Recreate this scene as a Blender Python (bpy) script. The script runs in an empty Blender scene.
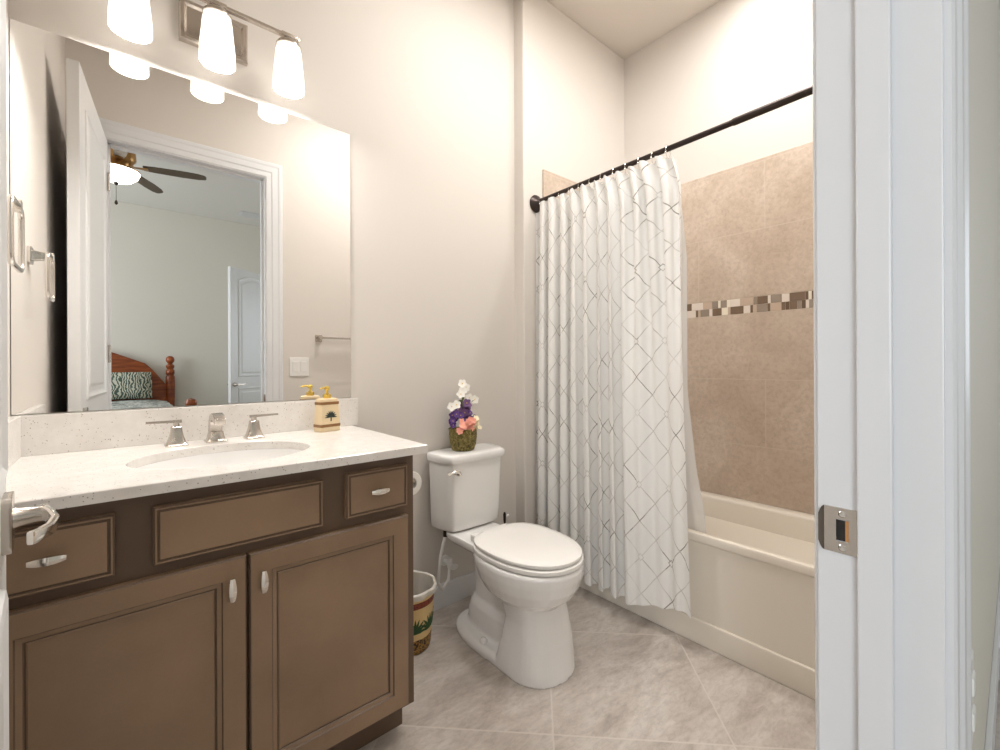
import bpy, bmesh, math, random
from mathutils import Vector, Matrix
random.seed(7)
PI = math.pi
H = 1.0157          # camera height; every z below is metres above the floor
SC = bpy.context.scene
COL = SC.collection

# ---------------------------------------------------------------- camera
yaw, roll = math.radians(40.506), math.radians(-0.2514)
fwd = Vector((math.sin(yaw), math.cos(yaw), 0))
rt = Vector((math.cos(yaw), -math.sin(yaw), 0)); up = Vector((0, 0, 1))
r2 = rt*math.cos(roll)+up*math.sin(roll); u2 = up*math.cos(roll)-rt*math.sin(roll)
cd = bpy.data.cameras.new('camera'); cam = bpy.data.objects.new('camera', cd); COL.objects.link(cam)
M = Matrix((r2, u2, -fwd)).transposed().to_4x4(); M.translation = Vector((0, 0, H))
cam.matrix_world = M
cd.sensor_width = 36; cd.lens = 442.53/1000*36; cd.shift_y = -0.010247; cd.clip_start = 0.01
SC.camera = cam
# ---------------------------------------------------------------- view, world, lights
SC.view_settings.view_transform = 'Standard'; SC.view_settings.look = 'None'
SC.view_settings.gamma = 1; SC.view_settings.use_curve_mapping = False
SC.view_settings.exposure = 0.54
w = bpy.data.worlds.new('world'); SC.world = w; w.use_nodes = True
w.node_tree.nodes['Background'].inputs[0].default_value = (0.75, 0.85, 1, 1)
w.node_tree.nodes['Background'].inputs[1].default_value = 1.0

def area(name, loc, rot, sx, sy, power, col):
    l = bpy.data.lights.new(name, 'AREA'); l.shape = 'RECTANGLE'; l.size = sx; l.size_y = sy
    l.energy = power; l.color = col
    o = bpy.data.objects.new(name, l); o.location = loc; o.rotation_euler = rot; COL.objects.link(o); return o
def point(name, loc, power, col, rad):
    l = bpy.data.lights.new(name, 'POINT'); l.energy = power; l.color = col; l.shadow_soft_size = rad
    o = bpy.data.objects.new(name, l); o.location = loc; COL.objects.link(o); return o
WARM = (1, 0.985, 0.968); COOL = (0.86, 0.93, 1.0)
o = area('added_ceiling_fill', (1.20, 0.78, 2.755), (0, 0, 0), 0.42, 0.42, 11, WARM); o.data.shape = 'DISK'  # soft fill from an added ceiling fixture, out of view
o = area('tub_downlight_light', (1.93, 0.62, 2.82), (0, 0, 0), 0.14, 0.14, 6.5, WARM); o.data.shape = 'DISK'
area('bedroom_window_light', (-2.35, -1.8, 1.55), (0, math.radians(-90), 0), 1.5, 1.5, 45, COOL)
area('bedroom_fill_light_right', (4.45, -2.5, 1.55), (0, math.radians(90), 0), 1.5, 1.3, 16, COOL)  # added fill from the right, brightens the far bedroom wall
for sx in (0.02, 0.21, 0.40):
    o = area('vanity_bulb_light', (sx, 1.48, H+0.866), (0, 0, 0), 0.080, 0.080, 1.5, WARM); o.data.shape = 'DISK'

# ---------------------------------------------------------------- materials
def lin(c):
    return tuple(((v/255)/12.92 if v/255 <= .04045 else ((v/255+.055)/1.055)**2.4) for v in c)+(1,)
def mat(name, c, rough=.5, metal=0, **k):
    m = bpy.data.materials.new(name); m.use_nodes = True
    b = m.node_tree.nodes['Principled BSDF']
    b.inputs['Base Color'].default_value = lin(c) if max(c) > 1 else tuple(c)+(1,)
    b.inputs['Roughness'].default_value = rough; b.inputs['Metallic'].default_value = metal
    for a, v in k.items(): b.inputs[a.replace('_', ' ')].default_value = v
    return m
class NT:
    def __init__(s, m): s.m = m; s.t = m.node_tree; s.b = s.t.nodes['Principled BSDF']
    def n(s, typ, **k):
        x = s.t.nodes.new('ShaderNode'+typ)
        for a, v in k.items(): setattr(x, a, v)
        return x
    def L(s, a, b): s.t.links.new(a, b)
    def math(s, op, a, b=None, c=None):
        x = s.n('Math', operation=op)
        for i, v in enumerate((a, b, c)):
            if v is None: continue
            if isinstance(v, (int, float)): x.inputs[i].default_value = v
            else: s.L(v, x.inputs[i])
        return x.outputs[0]
    def mix(s, f, a, b):
        x = s.n('Mix', data_type='RGBA')
        for i, v in ((0, f), (6, a), (7, b)):
            if isinstance(v, (int, float)): x.inputs[i].default_value = v
            elif isinstance(v, tuple): x.inputs[i].default_value = v
            else: s.L(v, x.inputs[i])
        return x.outputs[2]
    def noise(s, scale, detail=3, vec=None, rough=.5, dist=0):
        x = s.n('TexNoise'); x.inputs['Scale'].default_value = scale; x.inputs['Detail'].default_value = detail
        x.inputs['Roughness'].default_value = rough; x.inputs['Distortion'].default_value = dist
        if vec is not None: s.L(vec, x.inputs['Vector'])
        return x.outputs['Fac']
    def ramp(s, f, stops):
        x = s.n('ValToRGB'); e = x.color_ramp.elements
        while len(e) < len(stops): e.new(.5)
        for i, (p, c) in enumerate(stops): e[i].position = p; e[i].color = c
        s.L(f, x.inputs[0]); return x.outputs[0]
    def pos(s): return s.n('NewGeometry').outputs['Position']
    def objc(s): return s.n('TexCoord').outputs['Object']
    def bump(s, h, strength=.1, dist=.01):
        x = s.n('Bump'); x.inputs['Strength'].default_value = strength; x.inputs['Distance'].default_value = dist
        s.L(h, x.inputs['Height']); s.L(x.outputs[0], s.b.inputs['Normal'])

def paint(name, c):
    m = mat(name, c, .65); t = NT(m)
    t.bump(t.noise(180, 2, t.pos()), .06, .002); return m
WALL = paint('wall_paint', (215, 208, 200)); CEIL = paint('ceiling_paint', (225, 218, 209))
BWALL = paint('bedroom_wall_paint', (220, 215, 204)); BCEIL = paint('bedroom_ceiling_paint', (224, 221, 214))
TRIM = mat('white_trim_paint', (222, 222, 223), .35)
CARPET = mat('bedroom_carpet', (170, 160, 146), .9)
PORC = mat('white_porcelain', (240, 238, 235), .08, Coat_Weight=.5)
SEAT = mat('white_seat_plastic', (243, 240, 235), .16)
TUBM = mat('almond_acrylic', (230, 221, 207), .28)
NICK = mat('brushed_nickel', (203, 195, 186), .24, 1)
CHROME = mat('polished_nickel', (228, 224, 218), .12, 1)
BRONZE = mat('dark_bronze', (58, 49, 45), .38, .7)
GOLD = mat('gold_plastic', (222, 190, 92), .25, .75)
MIRR = mat('mirror_silver', (.92, .915, .90), .0, 1)
MEDGE = mat('mirror_edge', (120, 132, 126), .3)
WHITEP = mat('white_plastic', (238, 236, 232), .3)
PAPER = mat('toilet_paper', (245, 242, 236), .9)
DARK = mat('dark_void', (30, 26, 23), .7)
ROSEW = mat('raw_wood', (190, 135, 80), .6)

WOOD = mat('stained_brown_wood', (112, 90, 70), .38)
t = NT(WOOD); mp = t.n('Mapping'); mp.inputs['Scale'].default_value = (3, 3, 3)
t.L(t.pos(), mp.inputs[0])
n1 = t.noise(1.6, 4, mp.outputs[0]); n2 = t.noise(60, 3, mp.outputs[0])
cc = t.ramp(n1, [(.3, lin((138, 113, 90))), (.7, lin((160, 133, 107)))])
cc = t.mix(t.math('MULTIPLY', n2, .18), cc, lin((112, 90, 70))); t.L(cc, t.b.inputs['Base Color'])
WOODD = mat('dark_stained_wood', (104, 84, 67), .45)
GLAZE = mat('glazed_groove_wood', (100, 81, 64), .5)

QUARTZ = mat('speckled_quartz', (228, 222, 216), .16)
t = NT(QUARTZ); v = t.n('TexVoronoi'); v.inputs['Scale'].default_value = 150; t.L(t.pos(), v.inputs['Vector'])
sp = t.math('LESS_THAN', v.outputs['Distance'], .17)
sel = t.math('GREATER_THAN', t.noise(60, 2, t.pos()), .50)
c0 = t.ramp(t.noise(26, 5, t.pos(), .7), [(.35, lin((226, 221, 215))), (.65, lin((235, 231, 226)))])
c0 = t.mix(t.math('MULTIPLY', t.math('MULTIPLY', sp, sel), .85), c0, lin((142, 126, 112)))
t.L(c0, t.b.inputs['Base Color'])

FLOOR = mat('diagonal_stone_tile', (190, 178, 166), .28)
t = NT(FLOOR); se = t.n('SeparateXYZ'); t.L(t.pos(), se.inputs[0])
X_, Y_ = se.outputs[0], se.outputs[1]
T_ = .6765
U = t.math('DIVIDE', t.math('SUBTRACT', t.math('SUBTRACT', X_, Y_), .065), T_)
V = t.math('DIVIDE', t.math('SUBTRACT', t.math('ADD', X_, Y_), 1.728), T_)
def edge(q): return t.math('ABSOLUTE', t.math('SUBTRACT', t.math('FRACT', t.math('ADD', q, 100.5)), .5))
g = t.math('LESS_THAN', t.math('MINIMUM', edge(U), edge(V)), .0052)
cv = t.n('CombineXYZ'); t.L(t.math('FLOOR', t.math('ADD', U, 50)), cv.inputs[0]); t.L(t.math('FLOOR', t.math('ADD', V, 50)), cv.inputs[1])
wn = t.n('TexWhiteNoise', noise_dimensions='3D'); t.L(cv.outputs[0], wn.inputs['Vector'])
add = t.n('VectorMath', operation='MULTIPLY_ADD'); t.L(wn.outputs['Color'], add.inputs[0]); add.inputs[1].default_value = (5, 5, 5)
mp = t.n('Mapping'); mp.inputs['Rotation'].default_value = (0, 0, .35); mp.inputs['Scale'].default_value = (2.0, 4.6, 1)
t.L(t.pos(), mp.inputs[0]); t.L(mp.outputs[0], add.inputs[2])
a1 = t.noise(2.0, 9, add.outputs[0], .70, .45); a2 = t.noise(14, 8, add.outputs[0], .75, .5)
c0 = t.ramp(a1, [(.30, lin((160, 149, 139))), (.47, lin((189, 179, 170))), (.62, lin((205, 197, 189))), (.8, lin((188, 178, 168)))])
c0 = t.mix(t.math('MULTIPLY', t.ramp(a2, [(.45, (0, 0, 0, 1)), (.72, (1, 1, 1, 1))]), .6), c0, lin((152, 140, 129)))
c0 = t.mix(t.math('MULTIPLY', g, .7), c0, lin((208, 199, 190))); t.L(c0, t.b.inputs['Base Color'])
t.bump(t.math('SUBTRACT', 1, g), .25, .002)

def tile_mat(name, axis, z0):
    m = mat(name, (196, 172, 152), .3); t = NT(m)
    se = t.n('SeparateXYZ'); t.L(t.pos(), se.inputs[0])
    cb = t.n('CombineXYZ'); t.L(t.math('ADD', se.outputs[axis], .48 if axis else 0.2), cb.inputs[0]); t.L(t.math('SUBTRACT', se.outputs[2], z0), cb.inputs[1])
    br = t.n('TexBrick'); br.offset = .5; t.L(cb.outputs[0], br.inputs['Vector'])
    for k, vv in (('Scale', 1), ('Mortar Size', .0022), ('Mortar Smooth', .1), ('Bias', 0), ('Brick Width', .62), ('Row Height', .3145)): br.inputs[k].default_value = vv
    br.inputs['Color1'].default_value = (0, 0, 0, 1); br.inputs['Color2'].default_value = (1, 1, 1, 1)
    n1 = t.noise(3.2, 7, t.pos(), .65, .9); n2 = t.noise(55, 4, t.pos(), .7, .4)
    c = t.ramp(n1, [(.3, lin((184, 165, 147))), (.5, lin((199, 181, 163))), (.7, lin((212, 196, 180)))])
    c = t.mix(t.math('MULTIPLY', t.ramp(n2, [(.42, (0, 0, 0, 1)), (.7, (1, 1, 1, 1))]), .5), c, lin((162, 142, 123)))
    c = t.mix(t.math('MULTIPLY', br.outputs['Color'], .10), c, lin((214, 198, 184)))
    c = t.mix(t.math('MULTIPLY', br.outputs['Fac'], .6), c, lin((206, 192, 176)))
    t.L(c, t.b.inputs['Base Color']); t.bump(t.math('SUBTRACT', 1, br.outputs['Fac']), .3, .002)
    return m
ZM0, ZM1 = .24+H, .315+H
TILE_UP = tile_mat('tan_wall_tile_upper', 1, ZM1); TILE_LO = tile_mat('tan_wall_tile_lower', 1, ZM0-.3145*5)
TILE_E = tile_mat('tan_wall_tile_end', 0, ZM1-.3145*7)
MOS = [mat('mosaic_'+n, c, .15) for n, c in (('white', (226, 214, 202)), ('grey', (150, 136, 122)), ('brown', (104, 84, 66)), ('tan', (196, 174, 154)), ('taupe', (120, 100, 82)), ('cream', (236, 226, 206)))]
GROUT = mat('mosaic_grout', (206, 192, 176), .8)

def curtain_mat():
    m = mat('white_curtain_foil_lattice', (246, 244, 240), .8); t = NT(m)
    uv = t.n('UVMap').outputs[0]; se = t.n('SeparateXYZ'); t.L(uv, se.inputs[0])
    u = t.math('DIVIDE', se.outputs[0], .120); v = t.math('DIVIDE', se.outputs[1], .138)
    def ed(q): return t.math('ABSOLUTE', t.math('SUBTRACT', t.math('FRACT', t.math('ADD', q, 50.5)), .5))
    l = t.math('LESS_THAN', t.math('MINIMUM', ed(t.math('ADD', u, v)), ed(t.math('SUBTRACT', u, v))), .019)
    # small open diamond round every second crossing
    du = ed(t.math('MULTIPLY', u, 1)); dv = t.math('MULTIPLY', ed(t.math('MULTIPLY', v, .5)), 2)
    dd = t.math('ADD', du, dv)
    s = t.math('LESS_THAN', t.math('ABSOLUTE', t.math('SUBTRACT', dd, .095)), .014)
    inner = t.math('GREATER_THAN', dd, .085)
    l = t.math('MAXIMUM', t.math('MULTIPLY', l, inner), s)
    nz = t.ramp(t.noise(9, 3, t.pos()), [(.38, (.22, .22, .22, 1)), (.62, (1, 1, 1, 1))])
    f = t.math('MULTIPLY', l, nz)
    t.L(t.mix(f, lin((247, 245, 241)), lin((176, 170, 160))), t.b.inputs['Base Color'])
    t.L(t.math('MULTIPLY', f, .6), t.b.inputs['Metallic']); t.L(t.math('SUBTRACT', .85, t.math('MULTIPLY', f, .6)), t.b.inputs['Roughness'])
    tr = t.n('BsdfTranslucent'); tr.inputs[0].default_value = (.9, .9, .88, 1)
    mx = t.n('MixShader'); mx.inputs[0].default_value = .22
    out = t.t.nodes['Material Output']; t.L(t.b.outputs[0], mx.inputs[1]); t.L(tr.outputs[0], mx.inputs[2]); t.L(mx.outputs[0], out.inputs[0])
    return m
CURT = curtain_mat()
LINER = mat('frosted_liner', (240, 238, 234), .5)
t = NT(LINER); tr = t.n('BsdfTransparent'); mx = t.n('MixShader'); mx.inputs[0].default_value = .28
t.L(t.b.outputs[0], mx.inputs[1]); t.L(tr.outputs[0], mx.inputs[2]); t.L(mx.outputs[0], t.t.nodes['Material Output'].inputs[0])
def glow(name, c, e, base=(245, 243, 240)):
    return mat(name, base, .3, Emission_Color=lin(c), Emission_Strength=e)
SHADE = glow('lit_frosted_glass', (255, 250, 243), .75); BULB = glow('lit_bulb', (255, 246, 232), 6)
BOWL = glow('lit_fan_bowl', (255, 244, 228), 5); DISC = glow('added_fixture_glow', (255, 244, 230), 4)  # DISC is the glow of the added ceiling fixture

# ---------------------------------------------------------------- mesh helpers
def link(name, bm, m, parent=None, smooth=False, kind=None, loc=None):
    me = bpy.data.meshes.new(name); bmesh.ops.recalc_face_normals(bm, faces=bm.faces[:])
    if smooth:
        for f in bm.faces: f.smooth = True
    bm.to_mesh(me); bm.free()
    ms = m if isinstance(m, (list, tuple)) else [m]
    for q in ms: me.materials.append(q)
    if smooth: me.set_sharp_from_angle(angle=math.radians(38))
    o = bpy.data.objects.new(name, me); COL.objects.link(o)
    if parent: o.parent = parent
    if loc: o.location = loc
    if kind: o['kind'] = kind
    return o
def thing(name, label, cat, group=None, loc=(0, 0, 0)):
    o = bpy.data.objects.new(name, None); COL.objects.link(o); o.location = loc; o.empty_display_size = .05
    return tag(o, label, cat, group)
def tag(o, label, cat, group=None):
    o['label'] = label; o['category'] = cat
    if group: o['group'] = group
    return o
def box(bm, x0, x1, y0, y1, z0, z1, bev=0, seg=2, mi=0):
    c = [bm.verts.new((x, y, z)) for x in (x0, x1) for y in (y0, y1) for z in (z0, z1)]
    fs = [bm.faces.new([c[i] for i in q]) for q in ((0, 1, 3, 2), (4, 6, 7, 5), (0, 4, 5, 1), (2, 3, 7, 6), (0, 2, 6, 4), (1, 5, 7, 3))]
    for f in fs: f.material_index = mi
    if bev:
        es = {e for f in fs for e in f.edges}
        r = bmesh.ops.bevel(bm, geom=list(es), offset=bev, segments=seg, profile=.6, affect='EDGES')
        for f in r['faces']: f.material_index = mi
    return c
def BX(*a, **k):
    bm = bmesh.new(); box(bm, *a, **k); return bm
def loft(bm, rings, cap=True, closed=True, mi=0):
    vs = [[bm.verts.new(p) for p in r] for r in rings]; n = len(vs[0])
    for a, b in zip(vs, vs[1:]):
        for i in range(n if closed else n-1):
            f = bm.faces.new((a[i], a[(i+1) % n], b[(i+1) % n], b[i])); f.material_index = mi
    if cap:
        for r in (vs[0], vs[-1]):
            f = bm.faces.new(r); f.material_index = mi
    return vs
def circ(c, r, n=24, axis='z', ry=None):
    ry = ry or r; out = []
    for i in range(n):
        a = 2*PI*i/n; p, q = r*math.cos(a), ry*math.sin(a)
        out.append({'z': (c[0]+p, c[1]+q, c[2]), 'y': (c[0]+p, c[1], c[2]+q), 'x': (c[0], c[1]+p, c[2]+q)}[axis])
    return out
def lathe(bm, c, prof, n=24, cap=True, mi=0):
    """prof: (radius, z) pairs about a vertical axis through c"""
    return loft(bm, [circ((c[0], c[1], c[2]+z), max(r, 1e-4), n) for r, z in prof], cap, mi=mi)
def cyl(bm, a, b, r, n=16, r2=None, mi=0): tube(bm, [a, b], [r, r2 if r2 is not None else r], n, mi)
def tube(bm, pts, rad, n=12, mi=0, closed=False, flat=1):
    pts = [Vector(p) for p in pts]; k = len(pts)
    if not isinstance(rad, (list, tuple)): rad = [rad]*k
    rings = []; pu = None
    for i, p in enumerate(pts):
        if closed: d = (pts[(i+1) % k]-pts[i-1])
        else: d = pts[min(i+1, k-1)]-pts[max(i-1, 0)]
        d.normalize()
        if pu is None:
            pu = Vector((0, 0, 1)) if abs(d.z) < .9 else Vector((1, 0, 0))
        u_ = (pu-d*pu.dot(d)).normalized(); v_ = d.cross(u_); pu = u_
        rings.append([tuple(p+u_*rad[i]*math.sin(2*PI*j/n)*flat+v_*rad[i]*math.cos(2*PI*j/n)) for j in range(n)])
    if closed: rings.append(rings[0]); loft(bm, rings, False, mi=mi); bmesh.ops.remove_doubles(bm, verts=bm.verts[:], dist=1e-6)
    else: loft(bm, rings, True, mi=mi)
def bar(bm, pts, wx, wz, up=(0, 0, 1), mi=0):
    """rectangular section swept along pts"""
    pts = [Vector(p) for p in pts]; rings = []; k = len(pts)
    for i, p in enumerate(pts):
        d = (pts[min(i+1, k-1)]-pts[max(i-1, 0)]).normalized(); u_ = Vector(up); u_ = (u_-d*u_.dot(d)).normalized(); v_ = d.cross(u_)
        ww = wx[i] if isinstance(wx, (list, tuple)) else wx; hh = wz[i] if isinstance(wz, (list, tuple)) else wz
        rings.append([tuple(p+v_*a*ww/2+u_*b*hh/2) for a, b in ((-1, -1), (1, -1), (1, 1), (-1, 1))])
    loft(bm, rings, True, mi=mi)
def bev_all(bm, off, seg=2):
    bmesh.ops.recalc_face_normals(bm, faces=bm.faces[:])
    es = [e for e in bm.edges if len(e.link_faces) == 2 and e.calc_face_angle(0) > .5]
    bmesh.ops.bevel(bm, geom=es, offset=off, segments=seg, profile=.6, affect='EDGES')
def rrect(x0, x1, y0, y1, z, r, n=5, axis='z'):
    out = []
    for cx, cy, a0 in ((x1-r, y1-r, 0), (x0+r, y1-r, 90), (x0+r, y0+r, 180), (x1-r, y0+r, 270)):
        for i in range(n+1):
            a = math.radians(a0+90*i/n); p = (cx+r*math.cos(a), cy+r*math.sin(a))
            out.append({'z': (p[0], p[1], z), 'y': (p[0], z, p[1]), 'x': (z, p[0], p[1])}[axis])
    return out
def panel(bm, x0, x1, z0, z1, prof, mis=None, y=0):
    """stepped rectangular panel facing -y: prof = (inset, depth) pairs from the back outer edge to the middle"""
    rings = [[(x0+i, y+d, z0+i), (x1-i, y+d, z0+i), (x1-i, y+d, z1-i), (x0+i, y+d, z1-i)] for i, d in prof]
    vs = [[bm.verts.new(p) for p in r] for r in rings]
    for k, (a, b) in enumerate(zip(vs, vs[1:])):
        for i in range(4):
            f = bm.faces.new((a[i], a[(i+1) % 4], b[(i+1) % 4], b[i])); f.material_index = mis[k] if mis else 0
    bm.faces.new(vs[0]); bm.faces.new(vs[-1])
def xf(bm, mtx): bmesh.ops.transform(bm, matrix=mtx, verts=bm.verts[:])
def S(name, bm, m, parent=None):
    return link(name, bm, m, parent, kind='structure')

# ================================================================ SETTING
ZC = 2.829                        # ceiling
XL, XR = -.205, 2.277             # left wall, long tub wall
YB, YE = 1.58, 1.517              # mirror wall, alcove end wall
XJ = 1.447
WF0, WF1 = .055, .158             # door wall: bedroom face, bathroom face
DX0, DX1, DZ = -.053, .667, 2.165 # door opening
S('floor', BX(XL-.1, XR+.1, -.02, YB+.1, -.06, 0), FLOOR)
S('floor.001', BX(-2.6, 4.6, -3.5, -.02, -.06, -.001), CARPET)
S('ceiling', BX(XL-.1, XR+.1, WF0+.01, YB+.1, ZC, ZC+.08), CEIL)
S('ceiling.001', BX(-2.6, 4.6, -3.5, WF0+.01, ZC+.001, ZC+.08), BCEIL)
S('wall_back', BX(XL-.1, XJ, YB, YB+.1, 0, ZC), WALL)
S('wall_alcove_end', BX(XJ, XR+.1, YE, YB+.1, 0, ZC, bev=.006), WALL)
S('wall_left', BX(XL-.1, XL, WF1, YB, 0, ZC), WALL)
wr = S('wall_right', BX(XR, XR+.1, .115, YE, 0, ZC), WALL)
def doorwall(y0, y1):
    bm = bmesh.new()
    box(bm, -2.6, DX0-.02, y0, y1, 0, ZC); box(bm, DX1+.02, 4.6 if y0 < .1 else XR+.05, y0, y1, 0, ZC); box(bm, DX0-.02, DX1+.02, y0, y1, DZ+.02, ZC)
    return bm
S('wall_front', doorwall(.11, WF1), WALL)
S('wall_bedroom_near', doorwall(WF0, .11), BWALL)
S('wall_bedroom_far', BX(-2.6, 4.6, -3.36, -3.26, 0, ZC), BWALL)
def winwall(x0, x1, ya, yb, za, zb):
    bm = bmesh.new()
    box(bm, x0, x1, -3.3, ya, 0, ZC); box(bm, x0, x1, yb, WF0, 0, ZC); box(bm, x0, x1, ya, yb, 0, za); box(bm, x0, x1, ya, yb, zb, ZC)
    return bm
S('wall_bedroom_right', winwall(4.5, 4.6, -3.2, -1.8, .8, 2.3), BWALL)
S('wall_bedroom_left', winwall(-2.5, -2.4, -2.6, -1.0, .8, 2.3), BWALL)
for k, (x, ya, yb) in enumerate(((4.55, -3.2, -1.8), (-2.45, -2.6, -1.0))):  # unseen frames; the right one is added to carry the bedroom fill
    bm = bmesh.new()
    box(bm, x-.04, x+.04, ya, ya+.04, .8, 2.3); box(bm, x-.04, x+.04, yb-.04, yb, .8, 2.3)
    box(bm, x-.04, x+.04, ya, yb, .8, .84); box(bm, x-.04, x+.04, ya, yb, 2.26, 2.3); box(bm, x-.02, x+.02, ya, yb, 1.53, 1.57)
    S('unseen_window_%d' % (k+1), bm, TRIM)
# baseboards
def baseb(name, x0, x1, y0, y1, bed=False):
    bm = bmesh.new(); box(bm, x0, x1, y0, y1, 0, .098, bev=.003); S(name, bm, TRIM)
baseb('baseboard_back', .61, XJ, YB-.014, YB)
baseb('baseboard_alcove', XJ-.014, XJ, YE-.014, YB-.014)
baseb('baseboard_alcove.001', XJ-.014, 1.576, YE-.014, YE)
baseb('baseboard_left', XL, XL+.014, WF1, 1.05)
baseb('baseboard_front', DX1+.11, 1.576, WF1, WF1+.014)
baseb('baseboard_bedroom', .80, 4.5, WF0-.012, WF0)
baseb('baseboard_bedroom.001', -2.4, 4.5, -3.26, -3.246)

# door jamb (trim_1) with rebate and stop, casings either side
jb = bmesh.new()
box(jb, DX1, DX1+.02, .051, .165, 0, DZ+.02, bev=.0015); box(jb, DX0-.02, DX0, .051, .165, 0, DZ+.02, bev=.0015)
box(jb, DX0-.02, DX1+.02, .051, .165, DZ, DZ+.02)
box(jb, DX1-.011, DX1+.001, .092, .1235, 0, DZ, bev=.002); box(jb, DX0-.001, DX0+.011, .092, .1235, 0, DZ, bev=.002)
box(jb, DX0, DX1, .092, .1235, DZ-.011, DZ, bev=.002)
jamb = S('trim_1', jb, TRIM)
def casing(name, ya, yb, back):
    """profiled casing, ya at the wall, yb the proud face"""
    bm = bmesh.new(); W = .092; s = 1 if yb > ya else -1
    prof = [(0, 0), (0, .010), (.004, .0125), (.03, .0125), (.036, .016), (.066, .016), (.074, .0185), (W-.004, .0185), (W, .015), (W, 0)]
    path = [((DX0-.005), 0, -1, 0), (DX0-.005, DZ+.005, -1, 1), (DX1+.005, DZ+.005, 1, 1), (DX1+.005, 0, 1, 0)]
    rings = [[(x+dx*a, ya+s*b, z+dz*a) for a, b in prof] for x, z, dx, dz in path]
    loft(bm, rings, True); S(name, bm, TRIM)
casing('trim_2', WF1, WF1+.02, True)
casing('trim_3', WF0, WF0-.02, False)
# strike plate in the rebate of the right jamb
sp = bmesh.new()
zc = H-.204; y0, y1 = .1250, .1615
xs = DX1-.0022
# plate as four strips round the latch hole
hy0, hy1, hz0, hz1 = .1330, .1455, zc-.0135, zc+.0135
for a in ((y0, hy0, zc-.0275, zc+.0275), (hy1, y1-.004, zc-.0275, zc+.0275), (hy0, hy1, hz1, zc+.0275), (hy0, hy1, zc-.0275, hz0)):
    box(sp, xs, DX1, a[0], a[1], a[2], a[3])
strike = link('strike_plate', sp, NICK, jamb); strike['label'] = 'brushed nickel strike plate'
lp = bmesh.new(); n = 8; rings = []
for i in range(n+1):          # curved lip rolling away round the jamb corner
    a = i/n; yy = y1-.004+.006*a; hh = .0275-.011*a*a
    rings.append([(xs-.0012*a*a, yy, zc-hh), (xs-.0012*a*a, yy, zc+hh), (xs-.0012*a*a+.002, yy, zc+hh), (xs-.0012*a*a+.002, yy, zc-hh)])
loft(lp, rings); link('strike_lip', lp, mat('darker_nickel_edge', (96, 86, 76), .45, .6), strike)  # lip has a darker, browner metal colour than the plate
ho = bmesh.new(); box(ho, DX1-.0012, DX1+.003, hy0+.003, hy1, hz0+.001, hz1-.001); link('latch_hole', ho, DARK, strike)
ho = bmesh.new(); box(ho, DX1-.0014, DX1+.003, hy0, hy0+.0035, hz0+.001, hz1-.001); link('latch_hole_edge', ho, ROSEW, strike)
for dz in (.0205, -.0205):
    bm = bmesh.new(); yy = (hy0+hy1)/2
    loft(bm, [circ((xs-.0001, yy, zc+dz), .0042, 16, 'x'), circ((xs-.0008, yy, zc+dz), .0034, 16, 'x'), circ((xs-.0004, yy, zc+dz), .0012, 16, 'x')])
    link('screw', bm, CHROME, strike)

# door leaf standing open: hinge on the left jamb
def leaf(bm, w, h, th, arched=False):
    """door slab, local x from hinge to free edge, faces at y=0 (-y side) and y=th"""
    box(bm, 0, w, 0, th, .008, h, bev=.002)
    s = .11
    for (za, zb, arch) in ((.20, .76, False), (.885, h-.13, arched)):
        for side in (0, 1):
            yy = 0 if side == 0 else th; sg = -1 if side == 0 else 1
            rings = []
            for ins, d in ((0, -.001), (.002, .005), (.010, .007), (.018, .003), (.028, .001), (.048, .001), (.06, .005), (.064, .005)):
                ring = [(s+ins, yy+sg*d, za+ins), (w-s-ins, yy+sg*d, za+ins)]
                m = 12
                for i in range(m+1):
                    a = i/m; ax = (w-s-ins)+(2*s+2*ins-w)*a
                    az = zb-ins+((.07*math.sin(PI*a) if arch else 0))
                    ring.append((ax, yy+sg*d, az))
                rings.append(ring)
            vs = [[bm.verts.new(p) for p in r] for r in rings]
            for a_, b_ in zip(vs, vs[1:]):
                for i in range(len(a_)): bm.faces.new((a_[i], a_[(i+1) % len(a_)], b_[(i+1) % len(a_)], b_[i]))
            bm.faces.new(vs[-1])
DOORP = mat('door_paint', (228, 228, 227), .32)
hx, hy = DX0-.001, .164; fx, fy = -.1175, .872
ang = math.atan2(fy-hy, fx-hx); dl = math.hypot(fx-hx, fy-hy)
bm = bmesh.new(); leaf(bm, dl, DZ-.006, .036)
door = S('door_1', bm, DOORP); door.location = (hx, hy, 0); door.rotation_euler = (0, 0, ang)
# lever handle (local frame of the door: -y is the side facing the camera)
lx, lz = dl-.062, H-.192
bm = bmesh.new(); loft(bm, [rrect(lx-.031, lx+.031, lz-.034, lz+.034, yy, r, 4, 'y') for yy, r in ((.0005, .012), (-.006, .012), (-.009, .010))]); bev_all(bm, .0015)
hd = link('door_lever', bm, NICK, door, smooth=True); hd['label'] = 'brushed nickel lever handle'
bm = bmesh.new()
tube(bm, [(lx, -.008, lz+.004), (lx, -.016, lz+.004), (lx, -.026, lz+.004), (lx, -.036, lz+.004)], [.015, .012, .0105, .0105], 16)
link('lever_neck', bm, NICK, hd, smooth=True)
bm = bmesh.new()
bar(bm, [(lx+.013, -.036, lz+.004), (lx-.008, -.037, lz+.004), (lx-.026, -.041, lz+.005), (lx-.045, -.045, lz+.003), (lx-.062, -.041, lz-.001), (lx-.075, -.031, lz-.003), (lx-.084, -.024, lz-.003)], .008, [.020, .020, .018, .015, .015, .015, .016])
bev_all(bm, .003); link('lever_arm', bm, CHROME, hd, smooth=True)
for z in (.22, 1.08, 1.95):
    bm = bmesh.new(); cyl(bm, (0, -.006, z-.045), (0, -.006, z+.045), .006, 12); link('hinge', bm, NICK, door, smooth=True)

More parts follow.
